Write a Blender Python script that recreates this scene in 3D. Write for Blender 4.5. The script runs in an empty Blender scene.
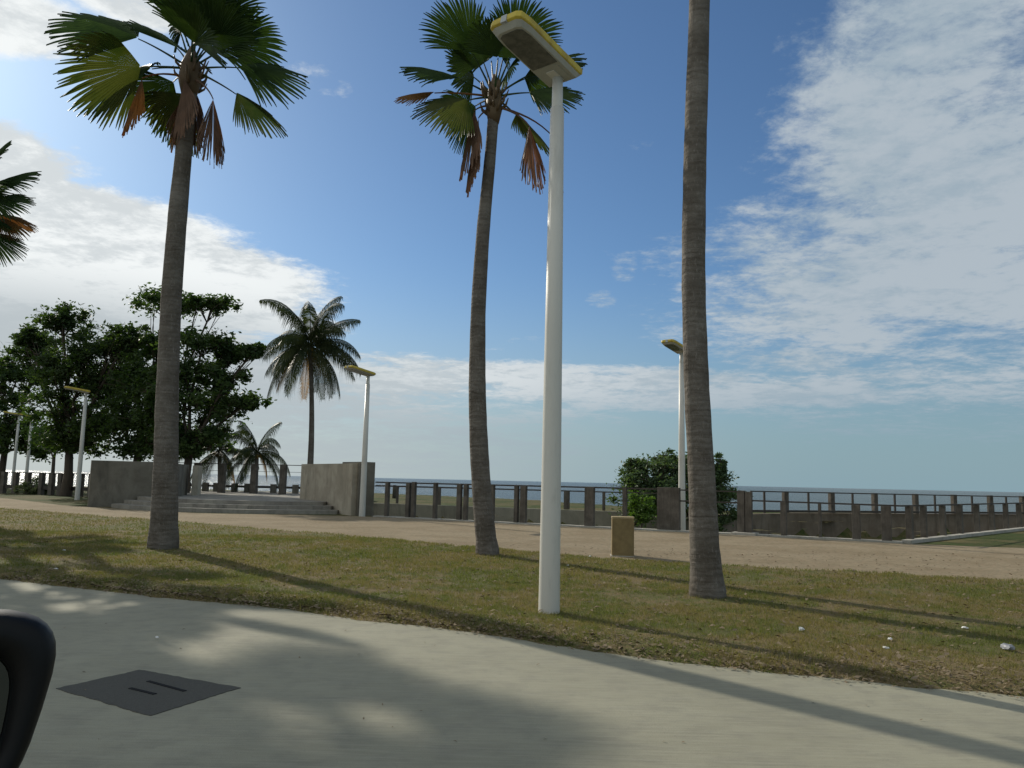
import bpy, bmesh, math, random
import numpy as np
from mathutils import Vector, Matrix, noise

S = bpy.context.scene
COL = S.collection
R = math.radians
rng = np.random.default_rng(7)
random.seed(7)

# ------------------------------------------------------------------ camera
PIT, ROL, FPX, CH = R(6.9), R(1.28), 800.0, 1.5
fw = np.array([0, math.cos(PIT), math.sin(PIT)])
u0 = np.array([0, -math.sin(PIT), math.cos(PIT)])
r0 = np.array([1.0, 0, 0])
rt = r0*math.cos(ROL) + u0*math.sin(ROL)
up = u0*math.cos(ROL) - r0*math.sin(ROL)
CAM = np.array([0, 0, CH])
def ray(px, py): return fw + rt*((px-512)/FPX) + up*((384-py)/FPX)
def gp(px, py, z=0.0):                      # layout help: where a sight line meets height z
    d = ray(px, py); return CAM + d*(z-CH)/d[2]
def at(px, py, Y):                          # layout help: where a sight line meets depth Y
    d = ray(px, py); return CAM + d*Y/d[1]
cam = bpy.data.cameras.new('camera'); co = bpy.data.objects.new('camera', cam); COL.objects.link(co)
cam.sensor_width = 36; cam.lens = 36*FPX/1024; cam.clip_start = 0.05; cam.clip_end = 60000
M = Matrix(((rt[0], up[0], -fw[0], 0), (rt[1], up[1], -fw[1], 0), (rt[2], up[2], -fw[2], CH), (0, 0, 0, 1)))
co.matrix_world = M
S.camera = co
S.view_settings.view_transform = 'Standard'; S.view_settings.look = 'None'
S.view_settings.gamma = 1; S.view_settings.exposure = 0.22
S.view_settings.use_curve_mapping = False

# ------------------------------------------------------------------ node helpers
class NT:
    def __init__(s, nt): s.nt = nt; s.N = nt.nodes; s.L = nt.links
    def new(s, t, **k):
        n = s.N.new(t)
        for a, b in k.items(): setattr(n, a, b)
        return n
    def put(s, n, i, v):
        if v is None: return
        if hasattr(v, 'is_linked'): s.L.new(v, n.inputs[i])
        else: n.inputs[i].default_value = v
    def m(s, op, a, b=None, c=None, clamp=False):
        n = s.new('ShaderNodeMath', operation=op); n.use_clamp = clamp
        for i, v in enumerate((a, b, c)): s.put(n, i, v)
        return n.outputs[0]
    def vm(s, op, a, b=None, out=0):
        n = s.new('ShaderNodeVectorMath', operation=op)
        s.put(n, 0, a); s.put(n, 1, b); return n.outputs[out]
    def noise(s, vec, scale, detail=4, rough=.55, dist=0.0):
        n = s.new('ShaderNodeTexNoise'); s.put(n, 'Vector', vec)
        n.inputs['Scale'].default_value = scale; n.inputs['Detail'].default_value = detail
        n.inputs['Roughness'].default_value = rough; n.inputs['Distortion'].default_value = dist
        return n.outputs['Fac']
    def rng(s, v, a, b, c=0.0, d=1.0, smooth=True):
        n = s.new('ShaderNodeMapRange'); n.interpolation_type = 'SMOOTHSTEP' if smooth else 'LINEAR'
        for i, x in enumerate((v, a, b, c, d)): s.put(n, i, x)
        return n.outputs[0]
    def mix(s, f, a, b):
        n = s.new('ShaderNodeMix', data_type='RGBA')
        s.put(n, 0, f)
        for i, v in ((6, a), (7, b)):
            if isinstance(v, tuple): n.inputs[i].default_value = (*v[:3], 1)
            else: s.put(n, i, v)
        return n.outputs[2]
    def scalevec(s, vec, xyz):
        return s.vm('MULTIPLY', vec, xyz)
    def bump(s, h, strength, dist):
        n = s.new('ShaderNodeBump'); s.put(n, 'Height', h)
        n.inputs['Strength'].default_value = strength; n.inputs['Distance'].default_value = dist
        return n.outputs[0]

def material(name, fn, rough=.8, spec=.3, metal=0.0, translucent=None):
    if translucent: spec = .12
    m = bpy.data.materials.new(name); m.use_nodes = True
    t = NT(m.node_tree); b = t.N['Principled BSDF']
    b.inputs['Roughness'].default_value = rough
    b.inputs['Specular IOR Level'].default_value = spec
    b.inputs['Metallic'].default_value = metal
    pos = t.new('ShaderNodeNewGeometry').outputs['Position']
    obc = t.new('ShaderNodeTexCoord').outputs['Object']
    col, nrm = fn(t, pos, obc)
    if isinstance(col, tuple): b.inputs['Base Color'].default_value = (*col, 1)
    else: t.L.new(col, b.inputs['Base Color'])
    if nrm is not None: t.L.new(nrm, b.inputs['Normal'])
    if translucent:
        tr = t.new('ShaderNodeBsdfTranslucent')
        hs = t.new('ShaderNodeMix', data_type='RGBA', blend_type='MULTIPLY'); hs.inputs[0].default_value = 1
        if isinstance(col, tuple): hs.inputs[6].default_value = (*col, 1)
        else: t.L.new(col, hs.inputs[6])
        hs.inputs[7].default_value = (*translucent[1], 1)
        t.L.new(hs.outputs[2], tr.inputs[0])
        mx = t.new('ShaderNodeMixShader'); mx.inputs[0].default_value = translucent[0]
        t.L.new(b.outputs[0], mx.inputs[1]); t.L.new(tr.outputs[0], mx.inputs[2])
        t.L.new(mx.outputs[0], t.N['Material Output'].inputs[0])
    return m

# ------------------------------------------------------------------ materials
def f_ground(t, pos, obc, blade=False):
    a = t.noise(pos, .45, 5, .65, .4)
    b = t.noise(pos, 2.3, 5, .7)
    c = t.noise(pos, 14, 4, .7)
    d = t.noise(pos, 70, 3, .7)
    v = t.m('ADD', t.m('MULTIPLY', a, .5), t.m('MULTIPLY', b, .5))
    dry = t.rng(t.m('ADD', v, t.m('MULTIPLY', t.m('SUBTRACT', c, .5), .45)), .42, .56)
    green = t.mix(c, (.060, .088, .020), (.140, .165, .045))
    straw = t.mix(c, (.155, .118, .055), (.265, .205, .105))
    col = t.mix(dry, green, straw)
    if not blade:
        soil = t.mix(d, (.055, .042, .022), (.17, .125, .07))
        col = t.mix(t.rng(d, .35, .65), col, soil)
        return col, t.bump(d, .7, .02)
    return t.mix(t.rng(d, .3, .7), col, t.mix(.55, col, (.21, .20, .075))), None
m_ground = material('turf soil', f_ground, .95, .1)
m_blade = material('grass blade', lambda t, p, o: f_ground(t, p, o, True), .7, .2, translucent=(.35, (1.2, 1.3, .6)))
def f_far(t, pos, obc):
    a = t.noise(pos, .25, 5, .65); b = t.noise(pos, 5, 5, .7)
    return t.mix(t.rng(t.m('ADD', t.m('MULTIPLY', a, .6), t.m('MULTIPLY', b, .4)), .42, .6), (.050, .070, .020), (.13, .105, .05)), t.bump(b, .6, .15)
m_far = material('rough seaside grass', f_far, .95, .1)
def f_path(t, pos, obc):
    a = t.noise(pos, .6, 5, .7); b = t.noise(pos, 9, 5, .75); c = t.noise(pos, 60, 3, .8)
    col = t.mix(t.rng(a, .35, .65), (.25, .19, .118), (.315, .25, .165))
    col = t.mix(t.rng(b, .42, .70, 0, .75), col, (.15, .14, .085))
    col = t.mix(t.rng(c, .62, .72, 0, .6), col, (.10, .075, .045))
    return col, t.bump(t.m('ADD', b, c), .5, .03)
m_path = material('pinkish dirt', f_path, .95, .1)
def f_road(t, pos, obc):
    mp = t.new('ShaderNodeMapping'); t.L.new(pos, mp.inputs[0]); mp.inputs['Rotation'].default_value = (0, 0, R(14)); mp.inputs['Scale'].default_value = (.5, 6, 1)
    st = t.noise(mp.outputs[0], 6, 4, .6)
    a = t.noise(pos, .5, 5, .6, .3); b = t.noise(pos, 4, 5, .65); c = t.noise(pos, 120, 3, .8)
    col = t.mix(t.rng(a, .3, .7), (.232, .220, .158), (.295, .280, .203))
    col = t.mix(t.rng(b, .42, .68, 0, .5), col, (.19, .18, .14))
    col = t.mix(t.rng(st, .35, .7, 0, .40), col, (.34, .33, .25))
    col = t.mix(t.rng(c, .60, .72, 0, .65), col, (.13, .12, .10))
    h = t.m('ADD', t.m('MULTIPLY', st, .7), t.m('MULTIPLY', c, .4))
    return col, t.bump(h, .6, .012)
m_road = material('brushed concrete road', f_road, .85, .25)
m_patch = material('asphalt', lambda t, p, o: (t.mix(t.noise(p, 60, 4, .8), (.052, .050, .043), (.12, .115, .097)), t.bump(t.noise(p, 90, 3, .8), .7, .01)), .9, .2)
m_seam = material('groove', lambda t, p, o: ((.018, .018, .018), None), .9, .1)
def f_conc(lo, hi, dk):
    def f(t, pos, obc):
        s = t.scalevec(pos, (1, 1, .18))
        a = t.noise(pos, 1.1, 5, .65, .4); b = t.noise(s, 2.2, 5, .7, .6); c = t.noise(pos, 30, 4, .7)
        col = t.mix(t.rng(a, .3, .7), lo, hi)
        col = t.mix(t.rng(b, .48, .75, 0, .7), col, dk)
        return t.mix(t.rng(c, .5, .8, 0, .35), col, dk), t.bump(t.m('ADD', a, c), .4, .03)
    return f
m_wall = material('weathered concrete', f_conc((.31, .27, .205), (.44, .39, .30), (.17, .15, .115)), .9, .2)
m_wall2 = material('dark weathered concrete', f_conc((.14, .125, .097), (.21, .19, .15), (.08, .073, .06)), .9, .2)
m_step = material('step concrete', f_conc((.22, .20, .17), (.32, .30, .25), (.09, .085, .07)), .9, .2)
m_kerb = material('kerb concrete', f_conc((.33, .31, .26), (.45, .42, .36), (.16, .15, .12)), .9, .2)
m_wallpale = material('pale low wall', f_conc((.21, .195, .15), (.29, .27, .21), (.11, .105, .08)), .9, .2)
m_lowwall = material('stained low wall', f_conc((.16, .125, .09), (.23, .185, .14), (.07, .06, .045)), .9, .2)
def f_wood(t, pos, obc):
    s = t.scalevec(obc, (1, 1, .12))
    a = t.noise(s, 22, 5, .7); b = t.noise(pos, 3, 4, .6)
    return t.mix(t.rng(b, .3, .7), t.mix(a, (.038, .034, .028), (.13, .112, .09)), t.mix(a, (.08, .07, .058), (.20, .175, .145))), t.bump(a, .5, .02)
m_wood = material('weathered timber', f_wood, .9, .15)
m_rail = material('dark rail timber', lambda t, p, o: (t.mix(t.noise(p, 8, 4, .7), (.03, .027, .024), (.09, .075, .06)), None), .8, .3)
m_white = material('white pole paint', lambda t, p, o: (t.mix(t.rng(t.noise(t.scalevec(p, (1, 1, .25)), 5, 5, .7), .5, .75, 0, .55), (.56, .54, .48), (.38, .36, .31)), t.bump(t.noise(p, 60, 3, .6), .12, .01)), .45, .4)
m_yellow = material('faded yellow paint', lambda t, p, o: (t.mix(t.rng(t.noise(p, 6, 4, .7), .4, .7), (.52, .40, .055), (.36, .26, .05)), None), .55, .35)
m_frame = material('grey lamp frame', lambda t, p, o: (t.mix(t.noise(p, 9, 4, .7), (.30, .30, .26), (.42, .41, .36)), None), .6, .3)
m_lens = material('dusty lamp lens', lambda t, p, o: (t.mix(t.rng(t.noise(p, 9, 4, .7), .3, .7), (.06, .065, .06), (.13, .13, .115)), None), .25, .5)
m_strap = material('lamp end clip', lambda t, p, o: ((.36, .37, .37), None), .5, .4)
def f_trunk(t, pos, obc):
    sep = t.new('ShaderNodeSeparateXYZ'); t.L.new(obc, sep.inputs[0])
    w = t.noise(t.scalevec(obc, (.6, .6, 9)), 1.6, 5, .65, .2)
    ring = t.new('ShaderNodeTexWave'); ring.bands_direction = 'Z'; ring.inputs['Scale'].default_value = 3.2
    ring.inputs['Distortion'].default_value = 7; ring.inputs['Detail'].default_value = 4; ring.inputs['Detail Scale'].default_value = 1.6
    t.L.new(obc, ring.inputs[0])
    a = t.noise(obc, 2.2, 5, .65); b = t.noise(t.scalevec(obc, (1, 1, .35)), 26, 4, .7)
    col = t.mix(t.rng(a, .3, .7), (.10, .085, .068), (.185, .165, .14))
    col = t.mix(t.rng(w, .5, .72, 0, .55), col, (.075, .06, .048))
    col = t.mix(t.rng(ring.outputs['Fac'], .0, .35, .18, 0), col, (.07, .056, .045))
    col = t.mix(t.rng(b, .55, .72, 0, .5), col, (.30, .27, .235))
    h = t.m('ADD', t.m('MULTIPLY', ring.outputs['Fac'], .22), t.m('ADD', b, w))
    return col, t.bump(h, .8, .03)
m_trunk = material('ringed palm bark', f_trunk, .92, .15)
def leafmat(name, a, b, tr=.35, tc=(1.3, 1.5, .5), sc=1.5, rough=.5):
    return material(name, lambda t, p, o: (t.mix(t.rng(t.noise(p, sc, 4, .6), .3, .7), a, b), None), rough, .35, translucent=(tr, tc))
m_fan = leafmat('fan palm leaf', (.020, .040, .014), (.050, .080, .026), .22)
m_fan2 = leafmat('older fan palm leaf', (.035, .055, .016), (.085, .090, .030), .3)
m_dead = leafmat('dead fan leaf', (.12, .075, .05), (.23, .14, .09), .3, (1.3, .85, .55))
m_orange = leafmat('orange dying leaf', (.30, .125, .025), (.14, .075, .035), .4, (1.5, .8, .3))
m_brownf = leafmat('browning fan leaf', (.16, .085, .03), (.22, .13, .06), .35, (1.3, .9, .5))
m_fibre = leafmat('leaf base fibre', (.09, .06, .035), (.17, .12, .07), .15, (1, .8, .5))
m_pet = material('petiole', lambda t, p, o: ((.13, .15, .05), None), .6, .3)
m_coco = leafmat('coconut leaflet', (.022, .034, .013), (.060, .068, .028), .2)
m_cocod = leafmat('yellowing coconut leaflet', (.20, .14, .035), (.28, .20, .06), .4, (1.4, 1, .4))
m_leafA = leafmat('dark broad leaf', (.030, .052, .022), (.070, .100, .038), .38, (1.3, 1.6, .4), .8)
m_leafB = leafmat('almond leaf', (.032, .058, .022), (.075, .108, .040), .38, (1.3, 1.6, .4), .8)
m_leafC = leafmat('bright bush leaf', (.06, .10, .025), (.11, .17, .045), .35, (1.3, 1.6, .4), .8)
m_leafD = leafmat('seaside shrub leaf', (.060, .095, .045), (.12, .165, .085), .28, (1.3, 1.5, .5), .8)
m_leafE = leafmat('pale shrub leaf', (.12, .15, .07), (.20, .22, .11), .3, (1.2, 1.3, .6), .8)
m_bark = material('grey brown bark', lambda t, p, o: (t.mix(t.noise(t.scalevec(p, (1, 1, .3)), 8, 4, .7), (.05, .04, .03), (.13, .105, .08)), t.bump(t.noise(p, 15, 4, .7), .5, .05)), .95, .1)
m_box = material('tan cabinet paint', lambda t, p, o: (t.mix(t.rng(t.noise(p, 5, 5, .7), .4, .75), (.235, .175, .082), (.17, .125, .06)), t.bump(t.noise(p, 80, 3, .6), .2, .01)), .8, .2)
m_boxt = material('tan cabinet lid', lambda t, p, o: (t.mix(t.noise(p, 8, 4, .7), (.30, .23, .12), (.38, .30, .17)), None), .8, .2)
m_black = material('black mirror plastic', lambda t, p, o: ((.004, .004, .004), t.bump(t.noise(p, 400, 2, .5), .05, .002)), .5, .22)
m_glass = material('mirror glass', lambda t, p, o: ((.05, .06, .065), None), .05, .6, metal=.9)
m_carpaint = material('dark car paint', lambda t, p, o: ((.02, .022, .026), None), .25, .5)
m_rubber = material('tyre rubber', lambda t, p, o: ((.02, .02, .02), None), .85, .2)
m_litterw = material('white litter', lambda t, p, o: (t.mix(t.noise(p, 30, 3, .6), (.55, .55, .53), (.78, .78, .76)), None), .7, .3)
m_litterd = material('grey plastic litter', lambda t, p, o: (t.mix(t.noise(p, 30, 3, .6), (.10, .10, .11), (.35, .36, .38)), None), .5, .4)
m_litterb = material('brown litter', lambda t, p, o: ((.12, .075, .04), None), .8, .2)
m_dry = material('dry fallen leaf', lambda t, p, o: (t.mix(t.noise(p, 7, 4, .8), (.05, .034, .02), (.34, .27, .18)), None), .9, .1)
def f_sea(t, pos, obc):
    s = t.scalevec(pos, (.35, 1, 1))
    a = t.noise(s, .35, 6, .65, .4); b = t.noise(s, 1.8, 4, .6); big = t.noise(t.scalevec(pos, (.3, 1, 1)), .02, 4, .6)
    return t.mix(t.rng(big, .35, .65), (.075, .105, .100), (.10, .13, .125)), t.bump(t.m('ADD', a, t.m('MULTIPLY', b, .3)), 1.0, 1.3)
m_sea = material('sea water', f_sea, .30, .4)

# ------------------------------------------------------------------ object helpers
def tag(o, label=None, cat=None, group=None, kind=None):
    if label: o['label'] = label
    if cat: o['category'] = cat
    if group: o['group'] = group
    if kind: o['kind'] = kind
    return o
def thing(name, label, cat, loc=(0, 0, 0), rz=0.0, group=None):
    o = bpy.data.objects.new(name, None); COL.objects.link(o)
    o.empty_display_size = .2
    o.location = tuple(float(v) for v in loc); o.rotation_euler = (0, 0, rz)
    return tag(o, label, cat, group)
def copy_tree(o, parent=None, loc=None, rz=None, label=None):
    c = o.copy(); COL.objects.link(c)
    if parent: c.parent = parent
    if loc is not None: c.location = tuple(float(v) for v in loc)
    if rz is not None: c.rotation_euler = (0, 0, rz)
    if label: c['label'] = label
    for ch in list(o.children): copy_tree(ch, c)
    return c

class MB:
    def __init__(s): s.v = []; s.f = []; s.n = 0
    def add(s, verts, faces):
        verts = np.asarray(verts, dtype=float).reshape(-1, 3)
        s.v.append(verts); n = s.n
        s.f.extend([tuple(int(i)+n for i in f) for f in faces]); s.n += len(verts); return s
    def box(s, c, size, rz=0.0, tilt=None):
        x, y, z = [d/2 for d in size]
        P = np.array([(sx*x, sy*y, sz*z) for sz in (-1, 1) for sx, sy in ((-1, -1), (1, -1), (1, 1), (-1, 1))])
        if tilt is not None: P = P @ np.array(tilt.to_3x3()).T
        cr, sr = math.cos(rz), math.sin(rz)
        P = np.stack([P[:, 0]*cr-P[:, 1]*sr, P[:, 0]*sr+P[:, 1]*cr, P[:, 2]], 1)+np.array(c)
        return s.add(P, [(3, 2, 1, 0), (4, 5, 6, 7), (0, 1, 5, 4), (1, 2, 6, 5), (2, 3, 7, 6), (3, 0, 4, 7)])
    def bar(s, a, b, w, h):                       # box between two points
        a = np.array(a, float); b = np.array(b, float); d = b-a; L = np.linalg.norm(d); d = d/L
        side = np.cross(d, (0, 0, 1)); side = side/np.linalg.norm(side); u = np.cross(side, d)
        P = [e + side*sx*w/2 + u*su*h/2 for e in (a, b) for sx, su in ((-1, -1), (1, -1), (1, 1), (-1, 1))]
        return s.add(P, [(0, 1, 2, 3), (7, 6, 5, 4), (0, 4, 5, 1), (1, 5, 6, 2), (2, 6, 7, 3), (3, 7, 4, 0)])
    def prism(s, pts, z0, z1):
        n = len(pts); P = [(p[0], p[1], z0) for p in pts]+[(p[0], p[1], z1) for p in pts]
        a = sum(pts[i][0]*pts[(i+1) % n][1]-pts[(i+1) % n][0]*pts[i][1] for i in range(n))
        F = [tuple(range(n, 2*n)), tuple(range(n-1, -1, -1))]+[(i, (i+1) % n, n+(i+1) % n, n+i) for i in range(n)]
        if a < 0: F = [f[::-1] for f in F]
        return s.add(P, F)
    def tube(s, path, radii, seg=12, cap=True):
        path = np.array(path, float); n = len(path)
        T = np.gradient(path, axis=0); T /= np.linalg.norm(T, axis=1)[:, None]+1e-9
        ref = np.array((1.0, 0, 0)) if abs(T[0][0]) < .8 else np.array((0, 1.0, 0))
        V = []
        for i in range(n):
            a = np.cross(T[i], ref); a /= np.linalg.norm(a)+1e-9; b = np.cross(T[i], a); ref = np.cross(a, T[i])
            rr = radii[i]
            for k in range(seg):
                th = 2*math.pi*k/seg
                V.append(path[i]+(a*math.cos(th)+b*math.sin(th))*rr)
        F = [(i*seg+k, i*seg+(k+1) % seg, (i+1)*seg+(k+1) % seg, (i+1)*seg+k) for i in range(n-1) for k in range(seg)]
        if cap: F += [tuple(range(seg-1, -1, -1)), tuple((n-1)*seg+k for k in range(seg))]
        return s.add(V, F)
    def build(s, name, mat, parent=None, smooth=False, bevel=0.0, loc=None):
        me = bpy.data.meshes.new(name)
        me.from_pydata(np.concatenate(s.v).tolist(), [], s.f)
        if bevel:
            bm = bmesh.new(); bm.from_mesh(me)
            bmesh.ops.bevel(bm, geom=bm.edges[:], offset=bevel, segments=2, profile=.6, affect='EDGES', clamp_overlap=True)
            bm.to_mesh(me); bm.free()
        me.materials.append(mat)
        if smooth: me.polygons.foreach_set('use_smooth', [True]*len(me.polygons))
        me.update()
        o = bpy.data.objects.new(name, me); COL.objects.link(o)
        if parent: o.parent = parent
        if loc is not None: o.location = tuple(float(v) for v in loc)
        return o
def fast_mesh(name, V, F, mat, parent=None):      # V (n,3), F (m,3 or 4) arrays
    me = bpy.data.meshes.new(name); k = F.shape[1]
    me.vertices.add(len(V)); me.vertices.foreach_set('co', np.ascontiguousarray(V, dtype=np.float32).ravel())
    me.loops.add(F.size); me.loops.foreach_set('vertex_index', F.astype(np.int32).ravel())
    me.polygons.add(len(F)); me.polygons.foreach_set('loop_start', np.arange(0, F.size, k, dtype=np.int32))
    me.polygons.foreach_set('loop_total', np.full(len(F), k, dtype=np.int32))
    me.materials.append(mat); me.update(calc_edges=True); me.validate()
    o = bpy.data.objects.new(name, me); COL.objects.link(o)
    if parent: o.parent = parent
    return o

# ------------------------------------------------------------------ sun and sky
SUN_EL = R(27.9)
SUNV = np.array([-math.sin(R(41.3))*math.cos(SUN_EL), math.cos(R(41.3))*math.cos(SUN_EL), math.sin(SUN_EL)])
sl = bpy.data.lights.new('sun', 'SUN'); sl.energy = 3.4; sl.angle = R(.45); sl.color = (1, .93, .80)
so = bpy.data.objects.new('sun', sl); COL.objects.link(so)
so.rotation_euler = Vector(-SUNV).to_track_quat('-Z', 'Y').to_euler(); so.location = tuple(SUNV*60)

W = bpy.data.worlds.new('World'); S.world = W; W.use_nodes = True
t = NT(W.node_tree)
bg = t.N['Background']
sky = t.new('ShaderNodeTexSky'); sky.sky_type = 'NISHITA'; sky.sun_disc = False
sky.sun_elevation = SUN_EL; sky.sun_rotation = math.atan2(SUNV[0], SUNV[1])
sky.air_density = 1.0; sky.dust_density = 0.6; sky.ozone_density = 2.2; sky.altitude = 0
gen = t.new('ShaderNodeTexCoord').outputs['Generated']
dirn = t.vm('NORMALIZE', gen)
sp = t.new('ShaderNodeSeparateXYZ'); t.L.new(dirn, sp.inputs[0])
X, Y_, Z = sp.outputs
az = t.m('MULTIPLY', t.m('ARCTAN2', X, Y_), 180/math.pi)
el = t.m('MULTIPLY', t.m('ARCSINE', Z), 180/math.pi)
den = t.m('ADD', t.m('MAXIMUM', Z, 0.0), .10)
cmb = t.new('ShaderNodeCombineXYZ')
t.L.new(t.m('DIVIDE', X, den), cmb.inputs[0]); t.L.new(t.m('DIVIDE', Y_, den), cmb.inputs[1])
cv = cmb.outputs[0]
n1 = t.noise(cv, 1.1, 10, .62, .5)
n2 = t.noise(t.vm('ADD', cv, (7.3, 2.1, 3)), 3.2, 9, .65, .3)
n3 = t.noise(t.vm('ADD', cv, (1.7, 9.1, 5)), .9, 6, .6, .4)
def azel(px, py):
    d = ray(px, py); d = d/np.linalg.norm(d)
    return math.degrees(math.atan2(d[0], d[1])), math.degrees(math.asin(d[2]))
cover = None
CL = [  # cloud masses by bearing and height: x, y (as sighted from the car), half sizes, tilt, weight
    (1010, 110, 225, 175, 0, .78), (1010, 250, 350, 90, 3, .74), (800, 205, 90, 22, -8, .35), (960, 330, 330, 75, 6, .62),
    (770, 265, 110, 30, 4, .5), (560, 385, 420, 26, 2, .80), (520, 345, 60, 12, 0, .4), (900, 405, 330, 45, 4, .45), (330, 400, 330, 30, 2, .60),
    (60, 245, 250, 62, 9, 1.25), (-60, 150, 120, 45, 0, 1.0), (30, 340, 330, 85, 6, .95), (230, 430, 420, 48, 2, .60),
    (-10, 15, 95, 34, -5, .9), (140, 5, 75, 22, 0, .9), (318, 76, 50, 20, 8, .40), (602, 299, 22, 13, 0, .52),
    (625, 268, 18, 24, 30, .40), (645, 138, 26, 20, 0, .42), (735, 130, 55, 18, -10, .28), (480, 330, 60, 14, 0, .2), (820, 90, 40, 40, 30, .3)]
for (px, py, rx, ry, rot, wgt) in CL:
    a0, e0 = azel(px, py); k = .066
    dx = t.m('SUBTRACT', az, a0); dy = t.m('SUBTRACT', el, e0)
    c, s_ = math.cos(R(rot)), math.sin(R(rot))
    ux = t.m('MULTIPLY', t.m('ADD', t.m('MULTIPLY', dx, c), t.m('MULTIPLY', dy, -s_)), 1/(rx*k))
    uy = t.m('MULTIPLY', t.m('ADD', t.m('MULTIPLY', dx, s_), t.m('MULTIPLY', dy, c)), 1/(ry*k))
    r2 = t.m('SQRT', t.m('ADD', t.m('MULTIPLY', ux, ux), t.m('MULTIPLY', uy, uy)))
    v = t.m('MULTIPLY', t.rng(r2, .45, 1.5, 1, 0), wgt)
    cover = v if cover is None else t.m('MAXIMUM', cover, v)
back = t.rng(t.m('ABSOLUTE', t.m('SUBTRACT', az, 0)), 44, 75, 0, .75)      # unseen broken cloud, added outside the view to neutralise the blue ambient light
cover = t.m('MAXIMUM', cover, t.m('MULTIPLY', back, t.rng(el, 4, 16)))
n4 = t.noise(t.vm('ADD', cv, (3.3, 4.1, 8)), 9.0, 8, .68, .2)
n5 = t.noise(t.vm('ADD', cv, (1.3, 6.1, 2)), 26.0, 8, .7, .3)
fb = t.m('ADD', t.m('ADD', t.m('MULTIPLY', n1, .34), t.m('MULTIPLY', n2, .34)), t.m('ADD', t.m('MULTIPLY', n4, .20), t.m('MULTIPLY', n5, .12)))
dens = t.m('ADD', cover, t.m('MULTIPLY', t.m('SUBTRACT', fb, .5), 2.9))
alpha = t.rng(dens, .32, .74)
# sun-side clouds are lit through and bright, far right ones hazy blue-grey
left = t.rng(az, 24, -26)
a0, e0 = azel(40, 385)
gx = t.m('MULTIPLY', t.m('SUBTRACT', az, a0), 1/24.0); gy = t.m('MULTIPLY', t.m('SUBTRACT', el, e0), 1/6.5)
gr = t.rng(t.m('SQRT', t.m('ADD', t.m('MULTIPLY', gx, gx), t.m('MULTIPLY', gy, gy))), .5, 1.35)
high = t.m('MULTIPLY', t.rng(el, 3.0, 7.5), t.m('ADD', t.m('MULTIPLY', gr, .9), .1))
bright = t.mix(left, (.385, .440, .485), (.80, .82, .81))
grey = t.mix(left, (.250, .335, .400), (.40, .44, .46))
lump = t.rng(t.m('ADD', n3, t.m('ADD', t.m('MULTIPLY', t.m('SUBTRACT', n2, .5), .7), t.m('MULTIPLY', t.m('SUBTRACT', n4, .5), .7))), .38, .62)
cc = t.mix(t.m('MULTIPLY', high, t.m('ADD', t.m('MULTIPLY', lump, .55), .45)), grey, bright)
skc = t.new('ShaderNodeMix', data_type='RGBA', blend_type='MULTIPLY'); skc.inputs[0].default_value = 1
t.L.new(sky.outputs[0], skc.inputs[6]); skc.inputs[7].default_value = (.047, .062, .075, 1)
hazec = t.mix(left, (.215, .320, .370), (.42, .47, .48))
clear = t.mix(t.m('MULTIPLY', t.m('POWER', t.rng(el, 17, -1), 1.3), .95), skc.outputs[2], hazec)
fin = t.mix(t.m('MULTIPLY', alpha, t.rng(el, 0, 7, .55, .95)), clear, cc)
t.L.new(fin, bg.inputs[0]); bg.inputs[1].default_value = 1.0

# ------------------------------------------------------------------ ground layout
road_edge = [(-60, 37), (-30, 22.3), (-12, 13.5), (-6.93, 11.19), (-4.34, 9.98), (-2.3, 9.14), (-.26, 8.04), (.83, 7.32), (1.6, 6.9), (2.68, 6.44), (3.83, 6.1), (8, 4.9), (30, -3)]
path_near = [(-60, 50), (-34, 39), (-22, 32.8), (-9.7, 25.1), (-2.66, 19.9), (2.55, 15.9), (7.1, 14.5), (8.89, 14.0), (30, 9.5), (60, 3)]
path_far = [(-60, 56), (-26, 42), (-19.5, 35.3), (-12, 30.9), (-7, 31.4), (-5.1, 31.1), (2.7, 26.9), (7.1, 24.7), (10.9, 22.6), (12.4, 22.2), (20, 20.6), (30, 18), (60, 12)]
def interp(tab, x): return np.interp(x, [p[0] for p in tab], [p[1] for p in tab])
F_A, F_B, F_C = np.array((-5.2, 31.35)), np.array((7.05, 25.1)), np.array((11.1, 22.85))
F_D = np.array((20.4, 32.5)); F_E = np.array((29.8, 42.0))
K_A, K_B, K_C, K_D = np.array((-7.2, 39.5)), np.array((8.7, 33.6)), np.array((12.5, 37.0)), np.array((34.0, 46.0))
sunk = [tuple(F_A+(0, .15)), tuple(F_B+(0, .15)), tuple(F_C+(0, .2)), tuple(F_D), tuple(F_E), tuple(K_D), tuple(K_C), tuple(K_B), tuple(K_A)]
def inside(px, py, poly):
    r = np.zeros(px.shape, bool); n = len(poly); j = n-1
    for i in range(n):
        xi, yi = poly[i]; xj, yj = poly[j]
        with np.errstate(divide='ignore', invalid='ignore'):
            c = ((yi > py) != (yj > py)) & (px < (xj-xi)*(py-yi)/(yj-yi+1e-12)+xi)
        r ^= c; j = i
    return r
def vnoise(x, y, s, seed=0):
    x = x*s+seed*17.3; y = y*s+seed*5.7
    xi = np.floor(x).astype(int); yi = np.floor(y).astype(int); xf = x-xi; yf = y-yi
    def h(a, b):
        k = (a*374761393+b*668265263+seed*97) & 0x7fffffff
        k = ((k ^ (k >> 13))*1274126177) & 0x7fffffff
        return (k ^ (k >> 16)) % 10000/10000.0
    xf = xf*xf*(3-2*xf); yf = yf*yf*(3-2*yf)
    return (h(xi, yi)*(1-xf)+h(xi+1, yi)*xf)*(1-yf)+(h(xi, yi+1)*(1-xf)+h(xi+1, yi+1)*xf)*yf
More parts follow.
